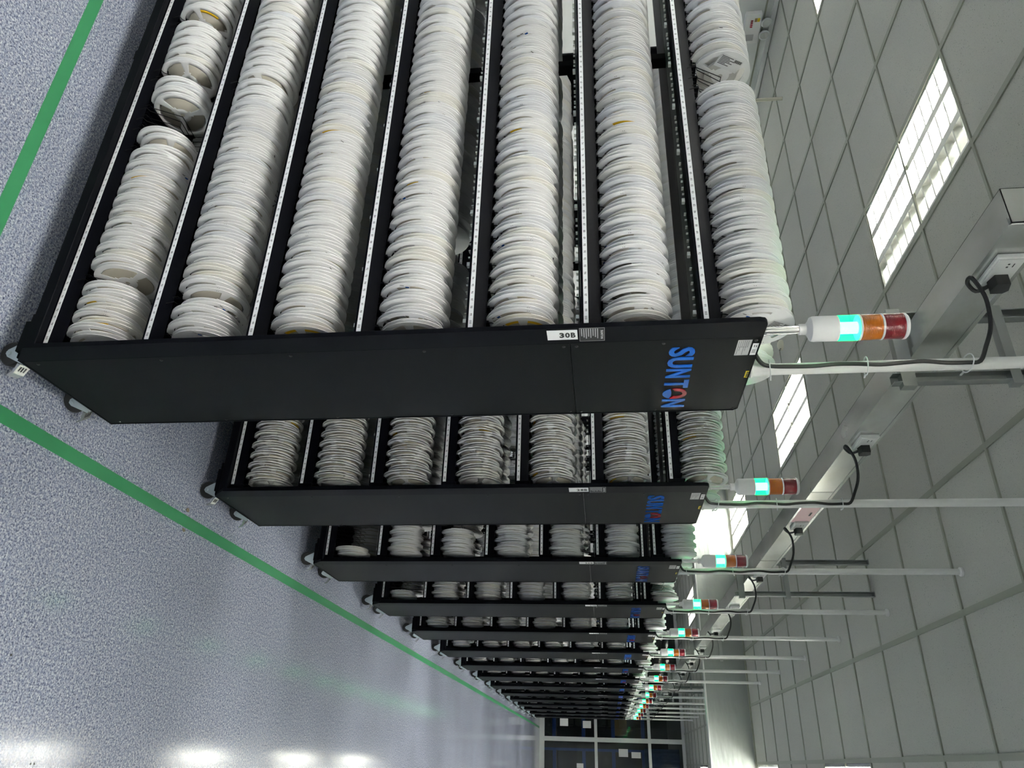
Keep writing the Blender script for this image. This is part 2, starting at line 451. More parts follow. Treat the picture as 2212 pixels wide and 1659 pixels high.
# ------------------------------------------------------------------ reels
RR = .0895
def flange_mesh(style, m_):
    """one thin disc of a reel, axis along X; style 0 three windows, 1 solid disc, 2 small round slots"""
    seg = 72; t = .0012; radii = [.0068, .027, .036, .060, .0735, RR] if style == 0 else [.0068, .027, .036, .063, .072, RR]
    def solid(ri, k):
        if ri not in ((1, 2, 3) if style == 0 else (2, 3)): return True
        if style == 1: return True
        a = (k + .5) / seg * 3 % 1.0
        if style == 0:
            w = {1: .15, 2: .075, 3: .10}[ri]
            return a < w or a > 1 - w
        return not (.35 < a < .65) if ri == 3 else True
    F = []
    for ri in range(len(radii) - 1):
        for k in range(seg):
            if solid(ri, k): F.append((ri * seg + k, (ri + 1) * seg + k, (ri + 1) * seg + (k + 1) % seg, ri * seg + (k + 1) % seg))
    V = []
    for side in (-t / 2, t / 2):
        for ri, r in enumerate(radii):
            dx = side if ri < len(radii) - 1 else side
            for k in range(seg):
                a = 2 * math.pi * k / seg; V.append((dx, r * math.cos(a), r * math.sin(a)))
    n = len(radii) * seg
    E = {}
    for q in F:
        for i in range(4): E[(q[i], q[(i + 1) % 4])] = 1
    fs = [tuple(i + n for i in q) for q in F] + [tuple(reversed(q)) for q in F]
    fs += [(b, a, a + n, b + n)[::-1] for (a, b) in E if (b, a) not in E]
    mb_ = MB(); mb_.add(V, fs, m_)
    for a in (.3, .36):
        c_ = (.0795 * math.cos(a), .0795 * math.sin(a)); mb_.lathe([(.0011, -t / 2 - .0001), (.0011, t / 2 + .0001)], (0, *c_), 0, 8, 'ink')
    me = mb_.mesh('flange')
    smooth_mesh(me, 40); return me
def spool_mesh(r, w, m_):
    mb_ = MB(); mb_.lathe([(.028, -w / 2), (r - .0006, -w / 2), (r, -w / 2 + .0006), (r, w / 2 - .0006), (r - .0006, w / 2), (.028, w / 2)], (0, 0, 0), 0, 48, m_)
    me = mb_.mesh('tape_spool'); smooth_mesh(me, 40); return me
def leader_mesh(a0, a1, w):
    mb_ = MB(); n = 24; V = []
    for k in range(n + 1):
        a = a0 + (a1 - a0) * k / n
        for r, x in ((.0622, -w / 2), (.0720, -w / 2), (.0720, w / 2), (.0622, w / 2)): V.append((x, r * math.cos(a), r * math.sin(a)))
    fs = [(0, 1, 2, 3), (n * 4 + 3, n * 4 + 2, n * 4 + 1, n * 4)]
    for k in range(n):
        for q in range(4): fs.append((k * 4 + q, (k + 1) * 4 + q, (k + 1) * 4 + (q + 1) % 4, k * 4 + (q + 1) % 4))
    mb_.add(V, fs, 'yellow'); return mb_.mesh('leader_tape')
RW = .0114
FL = {(s_, c): flange_mesh(s_, c) for s_ in (0, 1, 2) for c in ('reel', 'reel_b', 'reel_c')}
SP = {(r, c): spool_mesh(r, RW - .0026, c) for r in (.050, .062, .070) for c in ('spool', 'spool_w', 'spool_d')}
SP[(.058, 'spool')] = SP[(.062, 'spool')]
LD = [leader_mesh(a, a + w_, RW - .002) for a, w_ in ((.2, 2.6), (1.0, 1.1), (2.0, .8))]
EMPTY = {0: {42, 43, 44, 54, 55, 56, 61, 62, 63, 64, 65, 66, 69, 91, 92}, 1: {58, 95}, 6: {61, 62, 63, 64, 65}}
YEL = {(2, 100): 0, (4, 100): 0, (0, 75): 1, (0, 95): 2, (0, 98): 1, (4, 86): 2, (3, 48): 0, (2, 69): 1, (2, 70): 2, (4, 80): 1, (4, 71): 2, (5, 71): 1,
       (1, 92): 2, (3, 62): 2, (3, 79): 2, (4, 98): 1, (1, 82): 2, (6, 84): 2, (2, 82): 1, (5, 62): 2}
IND = []
camp = Vector((0.9331, -1.5090, 1.6476))
for k in range(7):
    for n in range(35, 101):
        if n in EMPTY.get(k, ()): continue
        c = Vector((slot_x(n), .12, P0 + PZ * k + .135))
        IND.append(((c - camp).length, k, n))
IND.sort(); IND = sorted((k, n) for _, k, n in IND[:300])
INDSET = set(IND)
ORD = ['lowest', 'second', 'third', 'fourth', 'fifth', 'sixth', 'top']
def reel_pose(k, n, rnd, back=False, rack=0):
    odd = n % 2
    y = .127 - (.008 if odd else 0); z = P0 + PZ * k + (.127 if odd else .139)
    y += rnd.uniform(-.001, .001); z += rnd.uniform(-.0012, .0012)
    if back: y = DEP - y
    return (slot_x(n), y + rack * PY, z), (rnd.uniform(0, 6.28), rnd.uniform(-.014, .014), rnd.uniform(-.015, .015))
def reel_rot(r):   # spin about X, then lean
    return (Matrix.Rotation(r[2], 4, 'Z') @ Matrix.Rotation(r[1], 4, 'Y') @ Matrix.Rotation(r[0], 4, 'X'))
lab_mb = MB()                                   # printed sticker of the reel facing the empty slots
lab_mb.box((0, -.028, -.020), (.0003, .032, .022), 'paper')
for q in range(7):
    lab_mb.box((.0003, -.024, .015 - q * .004), (.0005, -.024 + (.030, .022, .036, .026, .034, .018, .028)[q], .0168 - q * .004), 'ink')
for q in range(14): lab_mb.box((.0003, .010 + q * .0014, .008), (.0005, .0106 + q * .0014 + (q % 3) * .0003, .017), 'ink')
LAB = lab_mb.mesh('printed_label')
lab2 = MB(); lab2.box((0, -.014, -.008), (.0003, .014, .008), 'paper'); lab2.box((.0003, .002, -.006), (.0005, .012, -.001), 'blue_letter'); lab2.box((.0003, -.012, .001), (.0005, -.002, .003), 'ink')
LAB2 = lab2.mesh('printed_label')
ONES = 'zero one two three four five six seven eight nine ten eleven twelve thirteen fourteen fifteen sixteen seventeen eighteen nineteen'.split()
TENS = '. . twenty thirty forty fifty sixty seventy eighty ninety'.split()
def spell(n):
    if n == 100: return 'one-hundred'
    return ONES[n] if n < 20 else TENS[n // 10] + ('-' + ONES[n % 10] if n % 10 else '')
def make_reel(k, n):
    rnd = random.Random(k * 1000 + n)
    loc, rot = reel_pose(k, n, rnd)
    if (k, n) in ((6, 60), (6, 100)): rot = (0.0, 0.0, 0.0)
    if (k, n) in YEL: rot = ((1.0, 1.7, .9)[YEL[(k, n)]], rot[1], rot[2])
    c = rnd.choices(['reel', 'reel_b', 'reel_c'], [6, 1.2, 1.6])[0]
    cn = {'reel': 'white', 'reel_b': 'ivory', 'reel_c': 'frosted'}[c]
    st = rnd.choices([0, 1, 2], [5, 1.5, 2])[0]
    sr = rnd.choice([.050, .062, .070]); scol = rnd.choices(['spool', 'spool_w', 'spool_d'], [5, 5, 1.2])[0]
    if st == 0 and rnd.random() < .7: sr = .070; scol = 'spool'
    if (k, n) in YEL: st = 0; sr = .062; scol = 'spool'
    if (k, n) == (6, 100): st = 2
    if (k, n) == (6, 60): st = 0; sr = .050; scol = 'spool_w'
    r = empty('tape_reel', loc); r.rotation_euler = reel_rot(rot).to_euler()
    put('flange', FL[(st, c)], r, (-RW / 2 + .0006, 0, 0)); put('flange', FL[(st, c)], r, (RW / 2 - .0006, 0, 0))
    put('tape_spool', SP[(sr, scol)], r)
    extra = ''
    if (k, n) in YEL:
        put('leader_tape', LD[YEL[(k, n)]], r)['label'] = 'yellow leader tape'; extra = ' showing yellow tape'
    if rnd.random() < .22 and (k, n) not in YEL and k * 100 + n not in (660, 700):
        put('printed_label', LAB2, r, (RW / 2, .0, .0745), (rnd.uniform(-.5, .5), 0, 0))
    if (k, n) == (6, 60): put('printed_label', LAB, r, (RW / 2, -.045, .0175), (1.065, 0, 0)).scale = (1, 1.33, 1.12); extra = ' with a large printed label'
    if (k, n) == (6, 100):
        put('printed_label', LAB, r, (RW / 2, -.002, .048), (1.05, 0, 0)); put('printed_label', LAB2, r, (RW / 2, -.060, -.036), (1.05, 0, 0)); extra = ' with two printed labels'
    tag(r, '%s reel%s above printed slot %s, %s shelf, nearest rack' % (cn, extra, spell(n), ORD[k] + ('' if k in (0, 6) else ' lowest')), 'reel', 'tape reels on the rack marked 30B')
for k, n in IND: make_reel(k, n)
# all the other reels: one countless mass
def tmpl(seg, windows, m_, sr, scol, yel=None):
    parts_v = []; parts_f = []; parts_m = []
    def addm(me, dx, mi):
        o = sum(len(p) for p in parts_v)
        parts_v.append(np.array([v_.co[:] for v_ in me.vertices]) + np.array([dx, 0, 0]))
        for p in me.polygons: parts_f.append([o + i for i in p.vertices]); parts_m.append(mi)
    if windows:
        addm(FL[(0, 'reel')], -RW / 2 + .0006, 0); addm(FL[(0, 'reel')], RW / 2 - .0006, 0)
    else:
        for dx in (-RW / 2 + .0006, RW / 2 - .0006):
            b = MB(); b.lathe([(RR, -.0006), (RR, .0006)], (0, 0, 0), 0, seg, 'reel'); addm(b.mesh('x'), dx, 0)
    b = MB(); b.lathe([(sr, -RW / 2 + .0013), (sr, RW / 2 - .0013)], (0, 0, 0), 0, max(12, seg // 2), 'reel'); addm(b.mesh('x'), 0, 1)
    if yel is not None: addm(LD[yel], 0, 2)
    V = np.concatenate(parts_v); lt = np.array([len(f) for f in parts_f]); ix = np.concatenate([np.array(f) for f in parts_f])
    return V, lt, ix, np.array(parts_m)
T_near = [tmpl(0, True, 'reel', .070, 0), tmpl(0, True, 'reel', .062, 0, 1)]
T_mid = [tmpl(32, False, 'reel', .066, 0)]
T_low = [tmpl(20, False, 'reel', .070, 0)]
AV, AL, AI, AM = [], [], [], []; off = 0
def mass(T, loc, rot, variant):
    global off
    V, lt, ix, mi = T
    R3 = np.array(reel_rot(rot).to_3x3())
    AV.append(V @ R3.T + np.array(loc)); AL.append(lt); AI.append(ix + off); off += len(V)
    m2 = mi.copy(); m2[mi == 0] = variant; m2[mi == 1] = 3 + (variant % 2); m2[mi == 2] = 5; AM.append(m2)
for rk in range(NR):
    rnd = random.Random(rk + 50)
    nlow = {0: 1, 1: 1, 2: 30, 3: 45}.get(rk, 62)
    gaps = {}
    for k in range(7):
        for side in (0, 1):
            g = set(EMPTY.get(k, ())) if rk == 0 and side == 0 else set()
            ngap = (1 if rk == 0 else 2) if side == 0 and rk < 2 else (3 if rk < 2 else 6)
            if rk >= 3 and k == 0: ngap = 12
            if not (rk <= 1 and side == 0):
                for _ in range(ngap):
                    s0 = rnd.randint(1, 98); g |= set(range(s0, s0 + rnd.randint(2, 6 if rk < 3 else 5)))
            elif k > 1: pass
            gaps[(k, side)] = g
    for k in range(7):
        for side in (0, 1):
            for n in range(nlow, 101):
                if n in gaps[(k, side)]: continue
                if rk == 0 and side == 0 and (k, n) in INDSET: continue
                if rk >= 4 and side == 1 and n < 85: continue
                loc, rot = reel_pose(k, n, random.Random(rk * 99991 + k * 1000 + n + side * 500), side == 1, rk)
                v_ = rnd.choices([0, 1, 2], [6, 1.2, 1.6])[0]
                if rk == 0 and side == 0 and n > 30: T = T_near[1 if (k, n) in YEL or rnd.random() < .02 else 0]
                elif rk == 1 and side == 0 and n > 72: T = T_near[1 if rnd.random() < .12 else 0]
                elif rk <= 1: T = T_mid[0]
                elif rk == 2 and side == 0: T = T_mid[0]
                else: T = T_low[0]
                mass(T, loc, rot, v_)
V = np.concatenate(AV).astype(np.float32); LT = np.concatenate(AL).astype(np.int32); IX = np.concatenate(AI).astype(np.int32); MI = np.concatenate(AM).astype(np.int32)
me = bpy.data.meshes.new('tape_reel_mass')
me.vertices.add(len(V)); me.vertices.foreach_set('co', V.ravel())
me.loops.add(len(IX)); me.loops.foreach_set('vertex_index', IX)
me.polygons.add(len(LT)); me.polygons.foreach_set('loop_start', np.concatenate([[0], np.cumsum(LT)[:-1]]).astype(np.int32))
try: me.polygons.foreach_set('loop_total', LT)
except Exception: pass
for q in ('reel', 'reel_b', 'reel_c', 'spool', 'spool_w', 'yellow'): me.materials.append(MT[q])
me.polygons.foreach_set('material_index', MI)
me.update(calc_edges=True)
o = bpy.data.objects.new('tape_reel', me); col.objects.link(o)
tag(o, 'thousands of further white tape reels filling the remaining slots of all racks', 'reel', None, 'stuff')
del AV, AL, AI, AM, V, LT, IX, MI

# ------------------------------------------------------------------ the racks
def put_p(name, mb_, par, smooth=False, loc=None): return mb_.build(name, par, smooth, loc)
def wire_pts(x, off_, back=False, hook=False):
    pts = ([(x, .074 - off_, .030), (x, .069 - off_, .056), (x, .084 - off_, .060)] if hook else [(x, .083, .030), (x, .085, .056)]) + [ (x, .128, .140), (x, .222, .134), (x, .232, .060)]
    return [(p[0], DEP - p[1], p[2]) if back else p for p in pts]
def make_rack():
    R = empty('reel_rack', (0, 0, 0))
    # end frames
    for xa, xb in ((-.013, 0.0), (XLEFT, XLEFT + .013)):
        fr_ = MB()
        prof = [(.0, ZB), (.070, ZB), (.070, ZB + .03), (DEP - .028, ZB + .03), (DEP - .028, ZB), (DEP, ZB), (DEP, ZT - .006), (DEP - .006, ZT)]
        outer = [(.064, ZB - .003), (DEP, ZB), (DEP, ZT - .012), (DEP - .012, ZT), (.014, ZT), (.004, ZT - .006), (0, ZT - .018), (0, .150)]
        inner = [(.070, ZB + .004), (DEP - .004, ZB + .004), (DEP - .004, ZT - .014), (DEP - .013, ZT - .004), (.072, ZT - .004), (.070, ZT - .006), (.070, ZT - .018), (.070, .150)]
        n_ = len(outer)
        for q in range(n_):
            q2 = (q + 1) % n_; fr_.prism([outer[q], outer[q2], inner[q2], inner[q]], 0, xa, xb, 'black')
        fr_.box((xa + .0 if xa < -1 else xa - .022, .052, ZB), (xb + .022 if xa < -1 else xb - .002, .066, ZT - .05), 'black', .002)
        put_p('end_frame', fr_, R)
    base = MB()
    for y in (.036, DEP - .036 - .022): base.box((XLEFT + .02, y, .112), (-.016, y + .022, .1455), 'black', .002)
    for x in (XLEFT + .10, -1.2, -.12): base.box((x - .02, .05, ZB + .006), (x + .02, DEP - .05, ZB + .03), 'black')
    base.box((-.11, .040, ZB + .002), (-.016, .058, .112), 'black')
    put_p('base_rail', base, R)
    # end panels
    lo = MB(); lo.box((-.014, .073, ZB + .002), (-.0015, DEP - .002, 1.5816), 'panel', .0015)
    lp = put_p('end_panel', lo, R)
    lo = MB(); lo.box((XLEFT + .0015, .073, ZB + .002), (XLEFT + .014, DEP - .002, 1.5816), 'panel', .0015); put_p('end_panel', lo, R)
    up_ = MB(); up_.box((-.014, .073, 1.5822), (-.0015, DEP - .002, ZT - .001), 'panel', .0015)
    upn = put_p('end_panel', up_, R)
    up_ = MB(); up_.box((XLEFT + .0015, .073, 1.5822), (XLEFT + .014, DEP - .002, ZT - .001), 'panel', .0015); put_p('end_panel', up_, R)
    scm = MB(); scm.lathe([(.0042, 0), (.0042, .0012), (.003, .0026), (.0012, .0028)], (0, 0, 0), 0, 12, 'rubber'); SC = scm.mesh('screw', True)
    for par, zs in ((lp, (.129, .488, .850, 1.208, 1.566)), (upn, (1.598, 1.813, 2.035))):
        for z in zs:
            for y in (.089, .470): put('screw', SC, par, (-.0015, y, z))
    # spine posts and shelves
    for x in (XLEFT + .06, -1.2, -.07):
        sp_ = MB(); sp_.box((x - .012, DEP / 2 - .02, ZB + .03), (x + .012, DEP / 2 + .02, 1.98), 'black'); put_p('spine_post', sp_, R)
    # shared shelf meshes
    sh = MB(); x0, x1 = XLEFT + .045, -.022
    for bk in (False, True):
        f = (lambda p: (DEP - p[0], p[1])) if bk else (lambda p: p)
        prof = [(.060, -.006), (.060, .014), (.0735, .0445), (.0750, .0445), (.073, .014), (.082, .006), (.21, .010), (.21, .004), (.08, -.006)]
        poly = [f(p) for p in prof]; 
        if bk: poly = poly[::-1]
        sh.prism(poly, 0, x0, x1, 'lip')
        for y in (.098, .150):
            a, b = f((y, .010)), f((y + .006, .036 if y < .1 else .036)); sh.box((x0, a[0], a[1]), (x1, b[0], b[1] - .006), 'lip')
    sh.box((x0, DEP / 2 - .030, -.004), (x1, DEP / 2 + .030, .006), 'lip')
    sh.box((x1 - .03, .060, .0), (x1 + .002, .082, .052), 'lip', .003)
    sh.prism([(.082, 0), (.20, 0), (.20, .05), (.150, .085), (.082, .052)], 0, x1 - .004, x1, 'lip')
    for n in range(0, 101):
        x = slot_x(n) + SL / 2; o_ = n % 2
        if x > x1 - .006 or x < x0 + .006: continue
        y0_, zt_ = (.078, .050) if o_ else (.078, .060)
        for bk in (False, True):
            ya, yb = (DEP - y0_, DEP - .196) if bk else (y0_, .196)
            sh.box((x - .0032, min(ya, yb), .008), (x + .0032, max(ya, yb), zt_), 'lip')
    SHM = sh.mesh('shelf')
    st = MB(); st.box((XLEFT + .06, .0588, .0005), (-.0505, .0600, .0125), 'strip')
    for n in range(1, 101):
        s_ = str(n); h = .0062; wd = .0030; g_ = .0009; tot = len(s_) * wd + (len(s_) - 1) * g_
        x = slot_x(n) - tot / 2
        for ch in s_: 
            letter(st, ch, (x + (wd * .3 if ch == '1' else 0), .0587, .0033), (1, 0, 0), (0, 0, 1), wd * (.45 if ch == '1' else 1), h, 'ink', .02); x += wd + g_
    STM = st.mesh('number_strip')
    sb = MB(); sb.box((XLEFT + .06, DEP - .0600, .0005), (-.0505, DEP - .0588, .0125), 'strip'); SBM = sb.mesh('number_strip')
    pc = MB(); pc.box((XLEFT + .08, .10, -.012), (-.06, .19, -.0095), 'pcb'); 
    PCM = pc.mesh('circuit_board')
    cn = MB()
    for n in range(2, 100):
        x = slot_x(n)
        if n % 8 == 3: cn.box((x - .006, .088, -.020), (x + .006, .100, -.012), 'ptfe')
        elif n % 8 != 4: cn.box((x - .0012, .088, -.0175), (x + .0012, .094 + .006 * (n % 2), -.012), 'ptfe')
    CNM = cn.mesh('connector')
    sx = MB()
    for q in range(12): sx.lathe([(.004, 0), (.004, -.0015), (.002, -.002)], (-.06 - q * .2, .068, .030), 1, 10, 'wire')
    SXM = sx.mesh('screw')
    for k in range(7):
        s_ = put('shelf', SHM, R, (0, 0, P0 + PZ * k))
        put('number_strip', STM, s_)['label'] = 'white strip of printed slot numbers'
        put('number_strip', SBM, s_)
        b_ = put('circuit_board', PCM, s_); 
        c_ = put('connector', CNM, s_); c_['kind'] = 'stuff'
    # caster (swivel fork, wheel, brake pedal)
    wm = MB(); wm.lathe([(.012, -.013), (.031, -.013), (.0345, -.009), (.0345, .009), (.031, .013), (.012, .013)], (0, 0, 0), 0, 32, 'rubber'); WM = wm.mesh('wheel', True)
    bm_ = MB()
    for s_ in (-1, 1):
        bm_.prism([(-.030, .0505), (.026, .0505), (.034, .044), (.010, -.006), (.0, -.012), (-.010, -.006), (-.034, .045)], 0, s_ * .0152, s_ * .0178, 'zinc')
        bm_.lathe([(.007, 0), (.007, s_ * .005)], (s_ * .0178, 0, 0), 0, 6, 'zinc')
    bm_.box((-.0178, -.032, .0505), (.0178, .030, .0535), 'zinc')
    BM_ = bm_.mesh('bracket')
    pm = MB(); pm.prism([(.030, .030), (.052, .020), (.060, .004), (.064, .004), (.058, .022), (.034, .040)], 0, -.019, .019, 'pedal')
    for q in (-1, 0, 1): pm.prism([(.040, .0374), (.051, .0285), (.051, .0280), (.040, .0366)], 0, q * .009 - .0015, q * .009 + .0015, 'rubber')
    PM = pm.mesh('brake_pedal')
    for (x, y, rz, nm) in ((-.040, .100, -1.35, 1), (-.030, .375, -.93, 1), (XLEFT + .05, .06, .5, 0), (XLEFT + .05, DEP - .06, 2.2, 0)):
        c_ = empty('caster', (x, y, .0348), R); c_.rotation_euler = (0, 0, rz)
        put('wheel', WM, c_); put('bracket', BM_, c_); put('brake_pedal', PM, c_)
    # brand lettering on the upper panel
    X0 = -.0012
    le = MB()
    for ch, y0, y1 in (('S', .110, .155), ('U', .160, .214), ('N', .2225, .270), ('T', .2845, .3305), ('N', .402, .452)):
        letter(le, ch, (X0, y0, 1.828), (0, 1, 0), (0, 0, 1), y1 - y0, .065, 'blue_letter', .032, .0022)
    cy, cz, ry, rz = .366, 1.8605, .0305, .0335
    def el(a, s_=1.0): return (cy + ry * s_ * math.cos(a), cz + rz * s_ * math.sin(a))
    low = [el(math.radians(a)) for a in range(205, 336, 10)]
    top_arc = [(cy + .026 - .052 * t, 1.8505 + .0035 * math.sin(math.pi * t)) for t in (0, .2, .4, .6, .8, 1)]
    le.prism(low + top_arc[:0] + [(cy + .0270, 1.8475), (cy + .012, 1.8515), (cy - .010, 1.8515), (cy - .0270, 1.8475)], 0, X0, X0 + .0022, 'blue_letter')
    ang = [math.radians(a) for a in range(-22, 197, 8)]
    outer = [el(a) for a in ang]; inner = [(cy + .0155 * math.cos(a), cz + .004 + .0175 * math.sin(a)) for a in ang]
    for i in range(len(ang) - 1): le.prism([outer[i], outer[i + 1], inner[i + 1], inner[i]], 0, X0, X0 + .0022, 'red_letter')
    put_p('brand_lettering', le, upn)
    la = MB(); la.box((X0, .085, 1.992), (X0 + .0004, .160, 2.0255), 'grey_label')
    for q in range(6): la.box((X0 + .0004, .089, 1.9955 + q * .0045), (X0 + .0006, .156 - (q % 3) * .018, 1.9963 + q * .0045), 'ink')
    la.box((X0 + .0004, .118, 1.9955), (X0 + .0006, .1186, 2.018), 'ink')
    put_p('rating_label', la, upn)
    lb = MB(); lb.box((X0, .103, 2.030), (X0 + .0004, .160, 2.0445), 'paper')
    lb.box((X0 + .0004, .131, 2.0325), (X0 + .0006, .150, 2.041), 'grey_label'); lb.box((X0 + .0004, .110, 2.034), (X0 + .0006, .121, 2.036), 'ink'); lb.box((X0 + .0004, .112, 2.039), (X0 + .0006, .121, 2.041), 'ink')
    put_p('barcode_label', lb, upn)
    ly = MB(); ly.box((X0, .246, 2.0355), (X0 + .0004, .282, 2.0465), 'yellow_label')
    for a, b in ((.250, .256), (.258, .262), (.264, .270), (.272, .278)): ly.box((X0 + .0004, a, 2.0385), (X0 + .0006, b, 2.0440), 'ink')
    put_p('warning_label', ly, upn)
    sp2 = MB(); sp2.box((.0003, .0005, 1.607), (.0009, .0610, 1.668), 'ink')
    for a, b in (((.0009, .0005, 1.607), (.0011, .0610, 1.6078)), ((.0009, .0005, 1.6672), (.0011, .0610, 1.668)), ((.0009, .0005, 1.607), (.0011, .0013, 1.668)), ((.0009, .0602, 1.607), (.0011, .0610, 1.668))): sp2.box(a, b, 'grey_label')
    for i_, ch in enumerate('SUNTON'): letter(sp2, ch, (.0011, .012 + i_ * .0068, 1.6585), (0, 1, 0), (0, 0, 1), .0055, .0058, 'paper', .02)
    for q in range(8): sp2.box((.0009, .004, 1.6115 + q * .0055), (.0011, .037 + (7 * q % 5) * .003, 1.6138 + q * .0055), 'grey_label')
    put_p('specification_plate', sp2, R)
    # signal light
    T = empty('signal_light', (-.022, .080, ZT - .001), R)
    a = MB(); a.lathe([(.013, .0), (.013, .010), (.010, .012), (.0095, .090), (.0095, .110)], (0, 0, 0), 2, 24, 'chrome'); put_p('stem', a, T, True)
    a = MB(); a.lathe([(.0135, .088), (.0135, .104), (.021, .110), (.029, .114), (.031, .120), (.031, .176)], (0, 0, 0), 2, 40, 'white_plastic'); put_p('lamp_base', a, T, True)
    a = MB(); a.lathe([(.0145, .178), (.0145, .226)], (0, 0, 0), 2, 24, 'green_core'); put_p('led_core', a, T, True)
    for nm, m_, za in (('green_lens', 'green', .1755), ('amber_lens', 'amber', .2265), ('red_lens', 'red', .277)):
        a = MB(); a.lathe([(.0305, za), (.0312, za + .001), (.0312, za + .047), (.0305, za + .048)], (0, 0, 0), 2, 40, m_); put_p(nm, a, T, True)
    a = MB()
    for za in (.2238, .2745): a.lathe([(.0300, za - .001), (.0318, za), (.0318, za + .004), (.0300, za + .005)], (0, 0, 0), 2, 40, 'white_plastic')
    a.lathe([(.0312, .325), (.0318, .3265), (.0315, .331), (.028, .335), (.0, .336)], (0, 0, 0), 2, 40, 'white_plastic'); put_p('lens_ring', a, T, True)
    return R
rack = make_rack()
names = ['%dB' % (30 - 2 * i) for i in range(NR)]
index_kids()
racks = [rack]
for i in range(1, NR):
    c = copy_tree(rack); c.location = (0, i * PY, 0); racks.append(c)
POS = ['nearest and largest', 'second', 'third', 'fourth', 'fifth', 'sixth', 'seventh', 'eighth', 'ninth', 'tenth', 'eleventh', 'twelfth', 'thirteenth', 'fourteenth', 'farthest']
for i, r in enumerate(racks):
    tag(r, 'black reel rack with plate %s, %s from the camera, green lamp lit' % (names[i], POS[i] if i else 'nearest') if i else
        'nearest black wheeled reel rack, plate 30B on its frame, green signal lamp lit', 'reel rack', 'reel racks along the aisle')
    p = MB(); p.box((.0004, .007, 1.5285), (.0012, .051, 1.6025), 'paper')
    x = 0
    txt = names[i]; hh = .024; w_ = .0115; st_ = 1.5585 if len(txt) == 3 else 1.566
    for ch in txt:
        letter(p, ch, (.0014, .0415, st_ + x), (0, 0, 1), (0, -1, 0), w_, hh * .98, 'ink', .045); x += .0138
    p.build('id_plate', r)
# wire dividers: the hundred most visible one by one on the nearest rack, the rest as a mass per rack
WV = []
for k in range(7):
    for n in range(1, 101): WV.append((k, n))
def score(kn):
    k, n = kn; e = EMPTY.get(k, ())
    near_gap = any((n + d) in e for d in (0, 1))
    return (0 if near_gap else 1, 100 - n)
order = sorted(WV, key=score); single = order[:96]; rest = order[96:]
wmesh = []
for off_ in (0, .009):
    w1 = MB(); w1.tube(wire_pts(0, off_, False, True), .0013, 'wire', 6); wmesh.append(w1.mesh('wire_divider', True))
w1 = MB(); w1.tube(wire_pts(0, 0), .0013, 'wire', 6); wplain = w1.mesh('wire_divider', True)
for k, n in single: put('wire_divider', wmesh[n % 2] if score((k, n))[0] == 0 else wplain, racks[0], (slot_x(n) + SL / 2 - .0003, 0, P0 + PZ * k))
def wires(lst, back_rng):
    w1 = MB()
    for k, n in lst:
        w1.tube([(p[0], p[1], p[2] + P0 + PZ * k) for p in wire_pts(slot_x(n) + SL / 2, .009 * (n % 2))], .0013, 'wire', 3, False)
    for k in range(7):
        for n in back_rng:
            w1.tube([(p[0], p[1], p[2] + P0 + PZ * k) for p in wire_pts(slot_x(n) + SL / 2, .009 * (n % 2), True)], .0013, 'wire', 3, False)
    return w1.mesh('wire_divider')
o = put('wire_divider', wires(rest, range(1, 100)), racks[0]); o['kind'] = 'stuff'
wm_all = wires([(k, n) for k in range(7) for n in range(1, 100)], range(1, 100))
wm_part = wires([(k, n) for k in range(7) for n in range(60, 100)], range(60, 100))
for i in range(1, NR):
    o = put('wire_divider', wm_all if i < 3 else wm_part, racks[i]); o['kind'] = 'stuff'

# ------------------------------------------------------------------ cable trunking, hangers, poles, cords
TA, TB, TZ0, TZ1 = -.345, -.240, 2.632, 2.742
tr = empty('cable_trunking', (0, 0, 0))
a = MB(); YE = 17.6
a.box((TA, -.015, TZ0), (TA + .002, YE, TZ1), 'galv'); a.box((TA, -.015, TZ0), (TB, YE, TZ0 + .002), 'galv')
a.box((TB - .002, -.015, TZ0), (TB, YE, TZ1), 'galv'); a.box((TB - .002, -.015, TZ1 - .012), (TB + .004, YE, TZ1), 'galv'); a.box((TA, -.015, TZ0), (TB, -.013, TZ1), 'galv_dull')
a.build('channel', tr)
ys_ = [-.01, .66, 1.22, 1.92, 2.6, 3.22, 3.86, 5.1, 6.4, 7.7, 9.0, 11, 13, 15, 17.5]
for q in range(len(ys_) - 1):
    a = MB(); dx = .0015 + .0015 * (q % 2)
    a.box((TB, ys_[q] + .002, TZ0 - .002), (TB + dx, ys_[q + 1] - .002, TZ1 - .014), 'galv'); a.box((TB - .02, ys_[q] + .002, TZ0 - .002 - dx), (TB + dx, ys_[q + 1] - .002, TZ0 - .002), 'galv'); a.build('side_cover', tr)
tag(tr, 'long shiny galvanised cable trunking carrying sockets under the ceiling', 'cable trunking')
def hanger(y, label, xa=-.384, xb=-.165):
    r = empty('trunking_hanger', (0, y, 0))
    for x in (xa, xb):
        a = MB(); z0 = 2.560; a.box((x - .016, -.016, z0), (x - .013, .016, ZC), 'galv_dull'); a.box((x - .016, .013, z0), (x + .016, .016, ZC), 'galv_dull'); a.box((x + .013, -.016, z0), (x + .016, .016, ZC), 'galv_dull')
        a.build('strut', r)
    a = MB(); a.box((xa - .03, -.0162, 2.583), (xb + .03, .0162, 2.6245), 'galv_dull'); a.build('crossbar', r)
    a = MB(); a.box((xa - .03, -.0162, 2.90), (xb + .03, .0162, 2.93), 'galv_dull'); a.build('crossbar', r)
    for x in (xa, xb):
        a = MB(); a.box((x - .02, -.03, ZC - .006), (x + .02, .03, ZC - .0085 + .003), 'galv_dull'); a.build('foot_plate', r)
    tag(r, label, 'hanger', 'hangers of the cable trunking')
